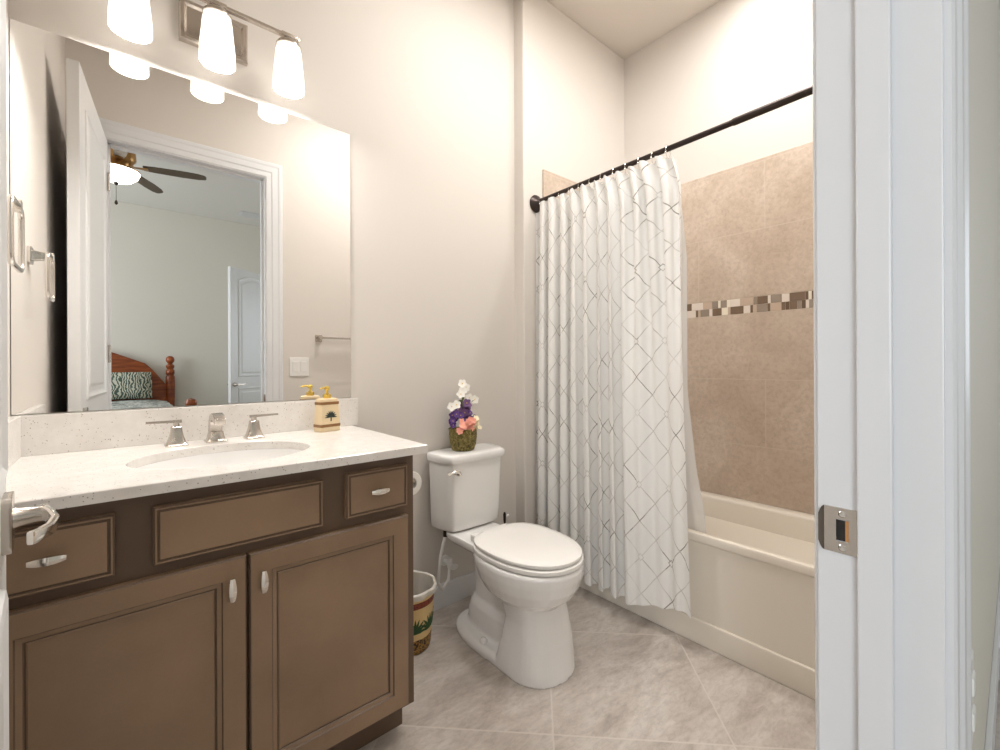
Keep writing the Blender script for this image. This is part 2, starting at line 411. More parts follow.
# bedroom door seen in the mirror
bm = bmesh.new(); leaf(bm, .70, DZ-.01, .036, True)
xf(bm, Matrix.Diagonal((1, 1, 1, 1)))
d2 = S('door_2', bm, DOORP)
d2.location = (.945+.70*math.cos(math.radians(-38)), -2.69+.70*math.sin(math.radians(-38)), 0)
d2.rotation_euler = (0, 0, math.radians(142))
bm = bmesh.new(); tube(bm, [(.645, 0, 1.0-.20), (.645, -.05, .80)], [.026, .010], 16); bar(bm, [(.65, -.05, .80), (.60, -.052, .80), (.54, -.048, .802)], .012, .018)
tube(bm, [(.645, .036, .80), (.645, .085, .80)], [.026, .010], 16); bar(bm, [(.65, .085, .80), (.60, .088, .80), (.54, .084, .802)], .012, .018)
link('door_lever', bm, NICK, d2, smooth=True)

# tile cladding of the tub alcove
TT = .010; ZTUB = .36; ZTT = H+.958
u = link('tile_panel', BX(XR-TT, XR, WF1, YE-TT, ZM1, ZTT, bev=.002), TILE_UP, wr, kind='structure')
u = link('tile_panel', BX(XR-TT, XR, WF1, YE-TT, ZTUB, ZM0), TILE_LO, wr, kind='structure')
ew = bpy.data.objects['wall_alcove_end']
link('tile_panel', BX(1.575, XR, YE-TT, YE, ZTUB, ZTT, bev=.002), TILE_E, ew, kind='structure')
def mosaic(a0, a1, fn, parent):
    bm = bmesh.new(); rg = random.Random(5)
    zmid = (ZM0+ZM1)/2; g = .0012
    p = fn(a0, a1); box(bm, *p[:4], ZM0, ZM1, mi=0) if False else None
    q = fn(a0, a1, .001); box(bm, *q, ZM0, ZM1, mi=6)
    for za, zb in ((ZM0+g, zmid-g/2), (zmid+g/2, ZM1-g)):
        a = a0
        last = -1
        while a < a1-.004:
            wd = rg.choice((.012, .016, .03, .045, .06)); b = min(a+wd, a1)
            ci = rg.choice((0, 0, 1, 2, 3, 4, 5, 0))
            if ci == last: ci = (ci+2) % 6
            last = ci
            q = fn(a+g/2, b-g/2, 0); box(bm, *q, za, zb, mi=ci); a = b
    link('mosaic_border', bm, MOS+[GROUT], parent, kind='structure')
mosaic(WF1, YE-TT, lambda a, b, e=0: (XR-TT-.0005+e*1.5, XR, a, b), wr)
mosaic(1.576, XR-TT, lambda a, b, e=0: (a, b, YE-TT-.0005+e*1.5, YE), ew)

# ================================================================ VANITY
YC = 1.062                                   # cabinet door face
cab = thing('vanity_cabinet', 'brown stained wooden bathroom vanity cabinet under the white counter', 'cabinet')
bm = bmesh.new(); CX0, CX1 = XL+.001, .607
box(bm, CX0, CX1, YC+.018, YC+.036, H-.924, H-.2405, bev=.0015); box(bm, CX0, CX0+.016, YC+.036, YB-.001, H-.924, H-.2405); box(bm, CX1-.016, CX1, YC+.036, YB-.001, H-.924, H-.2405, bev=.0015); box(bm, CX0+.016, CX1-.016, YC+.036, YB-.001, H-.924, H-.905); box(bm, CX0+.016, CX1-.016, YB-.01, YB-.001, H-.905, H-.2405)
link('body', bm, WOODD, cab)
bm = bmesh.new(); box(bm, CX0, CX1-.012, YC+.088, YB-.001, 0, H-.924); box(bm, CX0, CX1-.006, YC+.073, YC+.088, 0, .082, bev=.003)
link('toe_kick', bm, WOODD, cab)
EDGE = [(0, .018), (0, .003), (.003, 0)]
def door_front(x0, x1, z0, z1):
    bm = bmesh.new()
    panel(bm, x0, x1, z0, z1, EDGE+[(.0435, 0), (.0455, .003), (.0535, .004), (.0555, .007), (.0572, .007), (.0595, .0055), (.064, .0055)],
          [0, 1, 0, 1, 0, 1, 1, 0, 0], YC)
    return link('door', bm, [WOOD, GLAZE], cab)
def drawer_front(x0, x1, z0, z1, name):
    bm = bmesh.new()
    panel(bm, x0, x1, z0, z1, EDGE+[(.0055, 0), (.0068, .0022), (.0085, .0022), (.0105, .0003), (.016, 0)], [0, 1, 0, 1, 1, 1, 0], YC)
    return link(name, bm, [WOOD, GLAZE], cab)
def knob(x, z, horiz, parent):
    """slim oval pillow pull on two short posts"""
    bm = bmesh.new(); L, Wd = (.0235, .0085); rings = []
    for i in range(13):
        a = -1+2*i/12; ww = Wd*(1-.42*a*a); yy = YC-.020+.005*a*a
        ring = [(a*L, yy+dy*(1-.35*a*a), dz*ww) for dy, dz in ((.003, -1), (-.001, -.8), (-.0035, 0), (-.001, .8), (.003, 1), (.004, 0))]
        rings.append([(x+p[0], p[1], z+p[2]) if horiz else (x+p[2], p[1], z+p[0]) for p in ring])
    loft(bm, rings)
    for s in (-.012, .012):
        c = (x+s, 0, z) if horiz else (x, 0, z+s)
        cyl(bm, (c[0], YC+.001, c[2]), (c[0], YC-.018, c[2]), .0035, 10)
    link('handle', bm, CHROME, parent, smooth=True)
d = drawer_front(-.178, -.011, H-.379, H-.268, 'drawer'); knob(-.096, H-.322, True, d)
drawer_front(.044, .360, H-.379, H-.268, 'false_drawer_front')
d = drawer_front(.415, .581, H-.376, H-.265, 'drawer'); knob(.496, H-.3185, True, d)
d = door_front(-.180, .1995, H-.909, H-.401); knob(.171, H-.461, False, d)
d = door_front(.2045, .583, H-.909, H-.401); knob(.230, H-.462, False, d)

# sink cut-out counter
SX, SY, SA, SB = .198, 1.282, .192, .158
ct = thing('countertop', 'white speckled quartz vanity top with short backsplash', 'countertop')
bm = bmesh.new(); zt, zb = H-.217, H-.239; cx0, cx1, cy0, cy1 = XL+.001, .633, 1.045, YB-.001
N = 64
def outer(i):
    a = 2*PI*i/N; dx, dy = math.cos(a), math.sin(a)
    k = min(((cx1-SX)/dx if dx > 1e-9 else (cx0-SX)/dx if dx < -1e-9 else 1e9), ((cy1-SY)/dy if dy > 1e-9 else (cy0-SY)/dy if dy < -1e-9 else 1e9))
    return SX+dx*k, SY+dy*k
oo = [outer(i) for i in range(N)]
for cxx, cyy in ((cx0, cy0), (cx1, cy0), (cx1, cy1), (cx0, cy1)):
    j = min(range(N), key=lambda i: (oo[i][0]-cxx)**2+(oo[i][1]-cyy)**2); oo[j] = (cxx, cyy)
def ins(p, e): return (min(max(p[0], cx0+e), cx1-e), min(max(p[1], cy0+e), cy1-e))
ee = lambda z, s=1: [(SX+SA*s*math.cos(2*PI*i/N), SY+SB*s*math.sin(2*PI*i/N), z) for i in range(N)]
rings = [ee(zb), ee(zt-.002), ee(zt, 1.008), [(*ins(p, .002), zt) for p in oo], [(*p, zt-.002) for p in oo], [(*p, zb) for p in oo], ee(zb)]
loft(bm, rings, False); bmesh.ops.remove_doubles(bm, verts=bm.verts[:], dist=1e-6)
link('slab', bm, QUARTZ, ct)
link('backsplash', BX(XL+.001, .653, YB-.020, YB-.001, zt, H-.1185, bev=.0015), QUARTZ, ct)
link('side_splash', BX(XL+.001, XL+.020, 1.16, YB-.020, zt, H-.1185, bev=.0015), QUARTZ, ct)
sk = thing('sink', 'white oval undermount basin set into the vanity top', 'sink')
bm = bmesh.new()
loft(bm, [ee(zb-.0005, 1.06), ee(zb-.0005, 1.0), ee(zb-.02, .975), ee(zb-.06, .90), ee(zb-.095, .74), ee(zb-.115, .5), ee(zb-.122, .22), ee(zb-.123, .1)], False)
loft(bm, [ee(zb-.0005, 1.06), ee(zb-.03, 1.03), ee(zb-.1, .82), ee(zb-.135, .4), ee(zb-.137, .1)], False)
link('basin', bm, PORC, sk, smooth=True)
bm = bmesh.new(); lathe(bm, (SX, SY, zb-.1235), [(.001, .004), (.018, .004), (.022, .002), (.022, -.02)], 24); link('drain', bm, CHROME, sk, smooth=True)

# widespread faucet
fa = thing('faucet', 'brushed nickel widespread faucet with two flat lever handles behind the basin', 'faucet')
def sqring(cx, cy, z, hx_, hy_, r=.3): return rrect(cx-hx_, cx+hx_, cy-hy_, cy+hy_, z, min(hx_, hy_)*r, 3)
def bell(bm, cx, cy, base, h):
    loft(bm, [sqring(cx, cy, zt+z*h, base*s, base*s) for z, s in ((0, 1), (.05, 1), (.08, .9), (.2, .78), (.5, .60), (.8, .50), (.97, .48), (1, .42))])
for cx, dirx in ((.113, -1), (.303, 1)):
    bm = bmesh.new(); bell(bm, cx, 1.500, .026, .052)
    h_ = link('handle', bm, NICK, fa, smooth=True)
    bm = bmesh.new(); cyl(bm, (cx, 1.5, zt+.05), (cx, 1.5, zt+.062), .007, 12)
    bar(bm, [(cx-dirx*.012, 1.5, zt+.0655), (cx+dirx*.03, 1.5, zt+.066), (cx+dirx*.066, 1.499, zt+.067)], [.013, .011, .010], [.008, .006, .005]); 
    link('lever', bm, NICK, h_)
bm = bmesh.new(); cx = .205
loft(bm, [sqring(cx, 1.503, zt+z, a, b) for z, a, b in ((0, .027, .025), (.004, .027, .025), (.006, .022, .021), (.03, .0165, .017))])
rings = []
for (yy, zz, tl, ww, hh) in ((1.512, .004, 0, .017, .020), (1.512, .03, 0, .0155, .018), (1.510, .052, .25, .015, .016), (1.500, .068, .8, .0145, .013), (1.478, .074, 1.35, .014, .010), (1.450, .070, 1.6, .014, .009), (1.425, .062, 1.75, .0135, .0085)):
    n_ = Vector((0, math.cos(tl), math.sin(tl)))          # across the section
    rings.append([(cx+sx*ww, yy+sn*n_.y*hh, zt+zz+sn*n_.z*hh) for sx, sn in ((-1, -1), (1, -1), (1, 1), (-1, 1))])
loft(bm, rings); bev_all(bm, .002)
link('spout', bm, NICK, fa, smooth=True)

# soap dispenser
so = thing('soap_dispenser', 'cream soap dispenser with brown bands, palm emblem and gold pump on the counter', 'soap dispenser', loc=(.517, 1.490, zt))
so.rotation_euler = (0, 0, math.radians(14))
CREAM = mat('cream_ceramic', (226, 204, 166), .4); BAND = mat('brown_band', (138, 98, 58), .5); LEAFD = mat('dark_leaf_print', (44, 54, 48), .6)
bm = bmesh.new(); loft(bm, [rrect(-a, a, -b, b, z, .006, 3) for z, a, b in ((0, .035, .021), (.003, .0365, .0225), (.01, .0365, .0225), (.096, .0325, .020), (.106, .031, .019), (.109, .025, .016))])
link('bottle', bm, CREAM, so, smooth=True)
for z in (.020, .093):
    a = .0365-(z-.01)*.0465; b = .0225-(z-.01)*.029
    bm = bmesh.new(); loft(bm, [rrect(-a-.0012, a+.0012, -b-.0012, b+.0012, z+q, .006, 3) for q in (-.0045, .0045)]); link('band', bm, BAND, so)
def fan_leaves(bm, c, R, angs, wd, nrm=-1, e=.0006):
    for a in angs:
        a = math.radians(a); d_ = Vector((math.cos(a), 0, math.sin(a))); p_ = Vector((-math.sin(a), 0, math.cos(a)))
        rings = []
        for s, ww in ((0, .5), (.3, 1), (.6, .8), (.85, .4), (1, .05)):
            q = Vector(c)+d_*R*s+Vector((0, 0, -.12*R*s*s)); rings.append([tuple(q+p_*wd*ww), tuple(q+Vector((0, -e, 0))), tuple(q-p_*wd*ww), tuple(q+Vector((0, e, 0)))])
        loft(bm, rings)
bm = bmesh.new(); fan_leaves(bm, (0, -.0222, .049), .023, (0, 22, 45, 68, 90, 112, 135, 158, 180), .0030); box(bm, -.0014, .0014, -.0240, -.0222, .034, .05)
xf(bm, Matrix.Identity(4)); link('palm_emblem', bm, LEAFD, so)
bm = bmesh.new(); lathe(bm, (0, 0, .109), [(.0125, 0), (.0135, .002), (.0135, .012), (.006, .015), (.0045, .018), (.0045, .028)], 20)
pm = link('collar', bm, GOLD, so, smooth=True)
bm = bmesh.new(); lathe(bm, (0, 0, .135), [(.007, 0), (.0085, .003), (.0085, .009), (.005, .013), (.001, .014)], 16); tube(bm, [(0, 0, .143), (-.018, -.006, .144), (-.03, -.010, .141)], [.004, .0034, .003], 10)
link('pump_head', bm, GOLD, so, smooth=True)

# mirror
bm = bmesh.new(); mx0, mx1, mz0, mz1 = XL+.002, .633, H-.1155, H+.840
box(bm, mx0, mx1, YB-.004, YB-.0005, mz0, mz1, mi=1)
f = [f for f in bm.faces if f.calc_center_median().y < YB-.0035][0]; f.material_index = 0
tag(link('mirror', bm, [MIRR, MEDGE]), 'large frameless rectangular wall mirror above the vanity backsplash', 'mirror')

# vanity light
vl = thing('vanity_light', 'three-shade brushed nickel vanity light mounted above the mirror', 'wall light')
bm = bmesh.new()
x0, x1, z0, z1 = .128, .303, H+.945, H+1.065
panel(bm, x0, x1, z0, z1, [(0, .020), (0, .004), (.004, 0), (.012, 0), (.018, .006), (.02, .006)], y=YB-.0205)
link('backplate', bm, NICK, vl)
bm = bmesh.new()
ZB = H+1.028
box(bm, -.03, .43, 1.472, 1.486, ZB-.005, ZB+.005, bev=.0015)
link('crossbar', bm, NICK, vl)
bm = bmesh.new(); bar(bm, [(.215, YB-.015, H+1.0), (.215, 1.54, H+1.008), (.215, 1.482, ZB)], .022, .012, up=(0, 0, 1)); link('arm', bm, NICK, vl)
for sx in (.02, .21, .40):
    bm = bmesh.new(); lathe(bm, (sx, 1.48, 0), [(.006, ZB-.004), (.012, ZB-.008), (.03, ZB-.020), (.036, ZB-.028), (.036, ZB-.034)][::-1], 24); box(bm, sx-.022, sx+.022, 1.470, 1.488, ZB-.004, ZB+.007, bev=.001)
    cp = link('shade_cap', bm, NICK, vl, smooth=True)
    bm = bmesh.new(); zs = H+.861
    prof = [(.045, 0), (.045, .004), (.044, .04), (.039, .09), (.0365, .120), (.033, .132), (.026, .138)]
    lathe(bm, (sx, 1.48, zs), prof, 32, cap=False); lathe(bm, (sx, 1.48, zs), [(r-.003, z) for r, z in prof], 32, cap=False)
    loft(bm, [circ((sx, 1.48, zs), .045, 32), circ((sx, 1.48, zs), .042, 32)], False)
    link('lamp_shade', bm, SHADE, vl, smooth=True)
    bm = bmesh.new(); lathe(bm, (sx, 1.48, zs+.012), [(.004, 0), (.022, .004), (.033, .016), (.034, .03), (.028, .05), (.014, .075), (.012, .1)], 20); link('bulb', bm, BULB, vl, smooth=True)

# towel ring on the left wall
tr_ = thing('towel_ring', 'polished nickel square towel ring hanging on the left wall beside the mirror', 'towel ring')
bm = bmesh.new(); yy, zz = 1.30, H+.322
loft(bm, [rrect(yy-.024, yy+.024, zz-.024, zz+.024, x, .006, 3, 'x') for x in (XL+.0005, XL+.006, XL+.009)]); bev_all(bm, .001)
loft(bm, [rrect(yy-a, yy+a, zz-a, zz+a, x, .004, 3, 'x') for x, a in ((XL+.008, .015), (XL+.03, .011), (-.152, .012))])
link('mount', bm, CHROME, tr_, smooth=True)
bm = bmesh.new(); pts = rrect(yy-.062, yy+.062, H+.200, H+.326, -.160, .020, 6, 'x'); tube(bm, pts, .0052, 10, closed=True)
link('ring', bm, CHROME, tr_, smooth=True)

# ================================================================ TOILET
TX = 1.086
TC = 1.099
to = thing('toilet', 'white two-piece toilet with closed lid between vanity and bathtub', 'toilet')
def egg(cx, a, yf, yb, z, nf=2.0, nb=2.0, cyk=.5, n=40):
    cy = yf+(yb-yf)*cyk; out = []
    for i in range(n):
        an = 2*PI*i/n; c, s = math.cos(an), math.sin(an); e = nb if s > 0 else nf
        out.append((cx+a*math.copysign(abs(c)**(2/e), c), cy+(yb-cy if s > 0 else cy-yf)*math.copysign(abs(s)**(2/e), s), z))
    return out
bm = bmesh.new()
# front column
loft(bm, [egg(TX-.012, .126, .943, 1.175, 0.0, 2.3, 6, .62), egg(TX-.012, .121, .950, 1.165, .03, 2.5, 6, .62), egg(TX-.006, .114, .968, 1.15, .10, 2.8, 6, .62), egg(TX, .108, .992, 1.14, .17, 2.8, 6, .62), egg(TX, .110, 1.01, 1.18, .235, 2.6, 4, .62), egg(TX, .11, 1.03, 1.2, .30, 2.6, 4, .62)])
# foot flange
loft(bm, [egg(TX-.012, .128, .945, 1.47, z, 2.2, 2.3, .6) if k == 0 else egg(TX-.012, .128-k*.006, .945+k*.02, 1.47-k*.012, z, 2.2, 2.3, .6) for k, z in ((0, 0), (0, .016), (1, .024), (3, .030))])
# trapway body
loft(bm, [egg(TX, a, yf, yb, z, 2.4, 2.6, .5) for a, yf, yb, z in ((.082, 1.10, 1.43, .02), (.080, 1.10, 1.43, .07), (.072, 1.10, 1.42, .10), (.052, 1.10, 1.41, .125), (.048, 1.08, 1.41, .18), (.050, 1.08, 1.42, .25), (.065, 1.08, 1.45, .31), (.08, 1.1, 1.47, .343))])
# bowl
loft(bm, [egg(TX, a, yf, yb, z, 2.1, 2.3, .52) for a, yf, yb, z in ((.09, 1.00, 1.22, .205), (.115, .985, 1.25, .218), (.142, .952, 1.285, .245), (.158, .930, 1.31, .280), (.166, .920, 1.325, .315), (.167, .918, 1.33, .340), (.163, .922, 1.33, .352))])
# rear deck under the tank
loft(bm, [rrect(TX-a, TX+a, 1.28, yb, z, .03, 5) for a, yb, z in ((.085, 1.47, .305), (.104, 1.49, .325), (.108, 1.50, .335), (.108, 1.50, .352))])
bo = link('bowl', bm, PORC, to, smooth=True)
rm = bo.modifiers.new('remesh', 'REMESH'); rm.mode = 'VOXEL'; rm.voxel_size = .004; rm.use_smooth_shade = True
sm = bo.modifiers.new('smooth', 'SMOOTH'); sm.factor = .6; sm.iterations = 4
for s in (-1,):
    bm = bmesh.new(); lathe(bm, (TX-.012+s*.098, 1.24, .027), [(.014, 0), (.014, .008), (.010, .014), (.003, .017)], 16); link('bolt_cap', bm, PORC, to, smooth=True)
bm = bmesh.new(); lathe(bm, (TX-.012+.098, 1.24, .027), [(.014, 0), (.014, .008), (.010, .014), (.003, .017)], 16); link('bolt_cap', bm, PORC, to, smooth=True)
def slab(z0, z1, grow, hole=False, dome=0):
    bm = bmesh.new(); r = .005
    def E(k, z): return egg(TX+.004, .161+grow+k, .921-grow-k, 1.318+k*.5, z, 2.15, 2.9, .56, 56)
    rings = [E(-r, z0), E(-.001, z0+.002), E(0, (z0+z1)/2), E(-.001, z1-.003), E(-r, z1-.0005), E(-.03, z1+dome*.5), E(-.10, z1+dome)]
    loft(bm, rings); return bm
link('seat', slab(.3545, .3715, .002), SEAT, to, smooth=True)
link('lid', slab(.3745, .3890, -.003, dome=.004), SEAT, to, smooth=True)
for s in (-1, 1):
    bm = bmesh.new(); box(bm, TX+s*.07-.02, TX+s*.07+.02, 1.318, 1.345, .352, .378, bev=.006, seg=3); link('hinge', bm, SEAT, to, smooth=True)
def tankring(z, g):
    yf, yb = 1.418-g, 1.568
    a, b = .130+g, .154+g
    pts = [(TC-a+.020, yf), (TC+a-.020, yf), (TC+a+.006, yf+.018), (TC+b-.003, 1.495), (TC+b, 1.53), (TC+b, yb), (TC-b, yb), (TC-b, 1.53), (TC-b+.003, 1.495), (TC-a-.006, yf+.018)]
    for it in range(3):
        q = []
        for i in range(len(pts)):
            p0, p1 = pts[i], pts[(i+1) % len(pts)]
            k = .25
            q += [(p0[0]*(1-k)+p1[0]*k, p0[1]*(1-k)+p1[1]*k), (p0[0]*k+p1[0]*(1-k), p0[1]*k+p1[1]*(1-k))]
        pts = q
    return [(x, min(y, yb), z) for x, y in pts]
bm = bmesh.new(); loft(bm, [tankring(z, g) for z, g in ((.3560, -.022), (.360, -.014), (.370, -.010), (.42, -.007), (.55, -.003), (.630, 0))]); link('tank', bm, PORC, to, smooth=True)
bm = bmesh.new(); loft(bm, [tankring(z, g) for z, g in ((.6305, .002), (.632, .008), (.643, .011), (.655, .010), (.661, .006), (.6635, -.002), (.664, -.03))]); link('tank_lid', bm, PORC, to, smooth=True)
bm = bmesh.new(); cyl(bm, (.988, 1.430, .596), (.988, 1.402, .596), .010, 16); tube(bm, [(.990, 1.398, .592), (.982, 1.394, .604), (.965, 1.398, .606), (.942, 1.408, .598)], [.0065, .0055, .0055, .0065], 10)
fl = link('flush_lever', bm, CHROME, to, smooth=True); fl['label'] = 'chrome flush lever'
# water supply
wv = thing('water_supply_valve', 'white angle stop valve and braided hose on the wall beneath the toilet tank', 'valve')
bm = bmesh.new(); cyl(bm, (1.035, YB-.0005, .19), (1.035, YB-.008, .19), .022, 20); cyl(bm, (1.035, YB-.006, .19), (1.03, 1.525, .19), .009, 14); cyl(bm, (1.03, 1.532, .178), (1.03, 1.532, .215), .011, 14)
link('body', bm, WHITEP, wv, smooth=True)
bm = bmesh.new(); loft(bm, [circ((1.03, 1.522, .19), .008, 14, 'y'), circ((1.03, 1.508, .19), .010, 14, 'y'), circ((1.03, 1.505, .19), .018, 14, 'y', .012), circ((1.03, 1.497, .19), .018, 14, 'y', .012)]); link('knob', bm, WHITEP, wv, smooth=True)
bm = bmesh.new(); tube(bm, [(1.03, 1.532, .18), (1.02, 1.528, .13), (.985, 1.52, .105), (.955, 1.505, .15), (.965, 1.50, .25), (.985, 1.495, .335), (.987, 1.495, .347)], .0065, 10); link('hose', bm, WHITEP, wv, smooth=True)
bm = bmesh.new(); cyl(bm, (.987, 1.495, .328), (.987, 1.495, .3565), .011, 12); link('coupling_nut', bm, BRONZE, wv, smooth=True)
# toilet brush between toilet and alcove
tb = thing('toilet_brush', 'upright toilet brush with dark handle standing behind the toilet bowl', 'brush', loc=(1.318, 1.515, -.0))
bm = bmesh.new(); lathe(bm, (0, 0, 0), [(.038, 0), (.040, .004), (.034, .05), (.036, .11), (.033, .115)], 24); link('holder', bm, WHITEP, tb, smooth=True)
bm = bmesh.new(); lathe(bm, (0, 0, .11), [(.006, 0), (.005, .19), (.006, .20), (.007, .225), (.005, .235), (.001, .238)], 14); link('handle', bm, BRONZE, tb, smooth=True)
bm = bmesh.new(); cyl(bm, (0.005, 0, .325), (.024, 0, .330), .005, 10); link('hook', bm, WHITEP, tb, smooth=True)

# toilet paper on the vanity side
tp = thing('toilet_paper_holder', 'nickel toilet paper holder on the right side of the vanity', 'toilet paper holder')
bm = bmesh.new(); cyl(bm, (.6035, 1.275, .68), (.610, 1.275, .68), .022, 20); tube(bm, [(.608, 1.275, .68), (.637, 1.275, .68), (.6425, 1.268, .68), (.6425, 1.14, .68)], .006, 10); link('arm', bm, NICK, tp, smooth=True)
bm = bmesh.new(); zc_, xc_ = .6675, .6425
R0, R1 = .036, .0185
loft(bm, [circ((xc_, yv, zc_), r, 32, 'y') for yv, r in ((1.155, R1), (1.155, R0-.002), (1.157, R0), (1.253, R0), (1.255, R0-.002), (1.255, R1), (1.155, R1))], False)
tag(link('toilet_paper_roll', bm, PAPER, smooth=True), 'white toilet paper roll hanging from the holder beside the vanity', 'toilet paper')

# waste bin
BN = (.790, 1.442)
wb = thing('waste_bin', 'small round cream bin printed with agave plants beside the vanity', 'waste bin', loc=(BN[0], BN[1], 0))
BINM = mat('printed_cream_bin', (222, 194, 138), .45)
t = NT(BINM); se = t.n('SeparateXYZ'); t.L(t.objc(), se.inputs[0]); zz_ = se.outputs[2]
n1 = t.noise(70, 3, t.objc()); base = t.mix(t.math('MULTIPLY', n1, .25), lin((226, 198, 140)), lin((190, 150, 92)))
lo = t.ramp(t.noise(95, 2, t.objc()), [(.42, lin((60, 40, 26))), (.5, lin((186, 134, 62))), (.6, lin((84, 76, 40)))])
hi = t.ramp(t.noise(110, 2, t.objc()), [(.42, lin((110, 38, 26))), (.52, lin((150, 72, 42))), (.62, lin((86, 36, 26)))])
c = t.mix(t.math('LESS_THAN', zz_, t.math('ADD', .050, t.math('MULTIPLY', n1, .014))), base, lo)
c = t.mix(t.math('MULTIPLY', t.math('GREATER_THAN', zz_, .168), t.math('LESS_THAN', zz_, .190)), c, hi)
t.L(c, t.b.inputs['Base Color'])
bm = bmesh.new()
lathe(bm, (0, 0, 0), [(.070, 0), (.076, .004), (.076, .012), (.079, .014), (.094, .212), (.097, .214), (.097, .220), (.092, .220), (.077, .016), (.001, .012)], 40)
link('body', bm, BINM, wb, smooth=True)
LINB = mat('thin_white_bag', (240, 240, 236), .35)
t = NT(LINB); tr = t.n('BsdfTransparent'); mx = t.n('MixShader'); mx.inputs[0].default_value = .4
t.L(t.b.outputs[0], mx.inputs[1]); t.L(tr.outputs[0], mx.inputs[2]); t.L(mx.outputs[0], t.t.nodes['Material Output'].inputs[0])
bm = bmesh.new(); rings = []; rg = random.Random(3)
ph = [rg.uniform(0, 6) for _ in range(6)]
for r, z, amp in ((.060, .06, .006), (.080, .15, .005), (.0905, .2205, .001), (.096, .2245, .001), (.1015, .220, .0015), (.1025, .211, .003), (.1005, .203, .004)):
    rings.append([((r+amp*math.sin(7*a+ph[0])+amp*.6*math.sin(13*a+ph[1]))*math.cos(a), (r+amp*math.sin(7*a+ph[0])+amp*.6*math.sin(13*a+ph[1]))*math.sin(a), z+(amp*1.6*math.sin(3*a+ph[2]) if z < .2 and r > .1 else 0)) for a in [2*PI*i/48 for i in range(48)]])
loft(bm, rings, False); link('bag', bm, LINB, wb, smooth=True)
AGAVE = mat('agave_print', (44, 78, 40), .6)
for az in (-62, -20, 20, -104):
    bm = bmesh.new(); fan_leaves(bm, (0, 0, .082), .058, (12, 35, 55, 75, 90, 105, 125, 145, 168), .0052, e=.0008)
    for v_ in bm.verts:       # wrap on the cone
        rr = .079+(v_.co.z-.014)*.0758+.001-v_.co.y
        th = math.radians(az)+v_.co.x/rr; v_.co = Vector((rr*math.cos(th), rr*math.sin(th), v_.co.z))
    link('agave_print', bm, AGAVE, wb)

# ================================================================ FLOWER BASKET
fb = thing('flower_basket', 'small woven basket of purple, pink and white artificial flowers on toilet tank', 'flower arrangement', loc=(1.075, 1.497, .664)); fb.scale = (1.1, 1.1, 1.14)
MOSS = mat('moss_basket', (104, 94, 46), .9)
t = NT(MOSS); c = t.ramp(t.noise(120, 4, t.objc(), .7), [(.35, lin((58, 54, 28))), (.5, lin((116, 104, 52))), (.68, lin((168, 150, 96)))]); t.L(c, t.b.inputs['Base Color']); t.bump(t.noise(150, 3, t.objc()), .8, .01)
bm = bmesh.new(); rings = []
for r, z in ((.036, 0), (.042, .003), (.049, .025), (.0525, .05), (.052, .072), (.050, .078), (.046, .078), (.044, .07), (.001, .068)):
    rings.append([(r*math.cos(a)*(1+.02*math.sin(a*14+z*260)), r*math.sin(a)*(1+.02*math.sin(a*14+z*260)), z) for a in [2*PI*i/56 for i in range(56)]])
loft(bm, rings); link('basket', bm, MOSS, fb, smooth=True)
bm = bmesh.new(); tube(bm, [(.047*math.cos(a), 0.0, .072+.066*math.sin(a)) for a in [PI*i/16 for i in range(17)]], .0022, 8); link('basket_handle', bm, MOSS, fb, smooth=True)
FL = {k: mat('petal_'+k, c, .6) for k, c in (('purple', (84, 48, 120)), ('plum', (104, 70, 116)), ('pink', (238, 160, 142)), ('cream', (240, 226, 192)), ('white', (244, 240, 232)), ('yellow', (226, 196, 90)))}
STEM = mat('green_stem', (96, 104, 60), .6)
def blossom(c, nrm, R, k, petals=5, cup=.35):
    bm = bmesh.new(); n_ = Vector(nrm).normalized(); u_ = n_.orthogonal().normalized(); v_ = n_.cross(u_)
    ph_ = random.uniform(0, 6)
    for i in range(petals):
        a = ph_+2*PI*i/petals; d_ = u_*math.cos(a)+v_*math.sin(a); p_ = -u_*math.sin(a)+v_*math.cos(a)
        rows = []
        for s, ww in ((.08, .10), (.35, .36), (.65, .44), (.9, .26), (1.0, .05)):
            q = Vector(c)+d_*R*s+n_*(cup*R*(s*1.3-s*s*.8))
            rows.append([tuple(q+p_*R*ww+n_*R*.08), tuple(q+n_*R*.02), tuple(q-p_*R*ww+n_*R*.08), tuple(q-n_*R*.04)])
        loft(bm, rows)
    bmesh.ops.create_uvsphere(bm, u_segments=8, v_segments=6, radius=R*.14, matrix=Matrix.Translation(Vector(c)+n_*R*.12))
    for f in bm.faces[-48:]: f.material_index = 1
    link('blossom', bm, [FL[k], FL['yellow']], fb, smooth=True)
rg = random.Random(11)
def cluster(k, n, c, sp_, R):
    for _ in range(n):
        p = Vector((c[0]+rg.uniform(-1, 1)*sp_[0], c[1]+rg.uniform(-1, 1)*sp_[1], c[2]+rg.uniform(-1, 1)*sp_[2]))
        nr = Vector((-.5+rg.uniform(-.5, .5), -.8+rg.uniform(-.4, .4), .5+rg.uniform(-.4, .4)))
        blossom(p, nr, R*rg.uniform(.8, 1.15), k)
cluster('purple', 20, (0, 0, .120), (.052, .02, .014), .012)
cluster('plum', 12, (.004, 0, .148), (.026, .012, .020), .016)
cluster('purple', 4, (-.045, -.01, .100), (.010, .012, .012), .013)
cluster('purple', 4, (.048, .0, .105), (.010, .012, .012), .013)
cluster('pink', 24, (-.010, -.036, .092), (.032, .010, .018), .0115)
cluster('cream', 14, (.034, -.032, .096), (.016, .008, .018), .012)
cluster('pink', 3, (-.030, -.035, .080), (.01, .006, .006), .012)
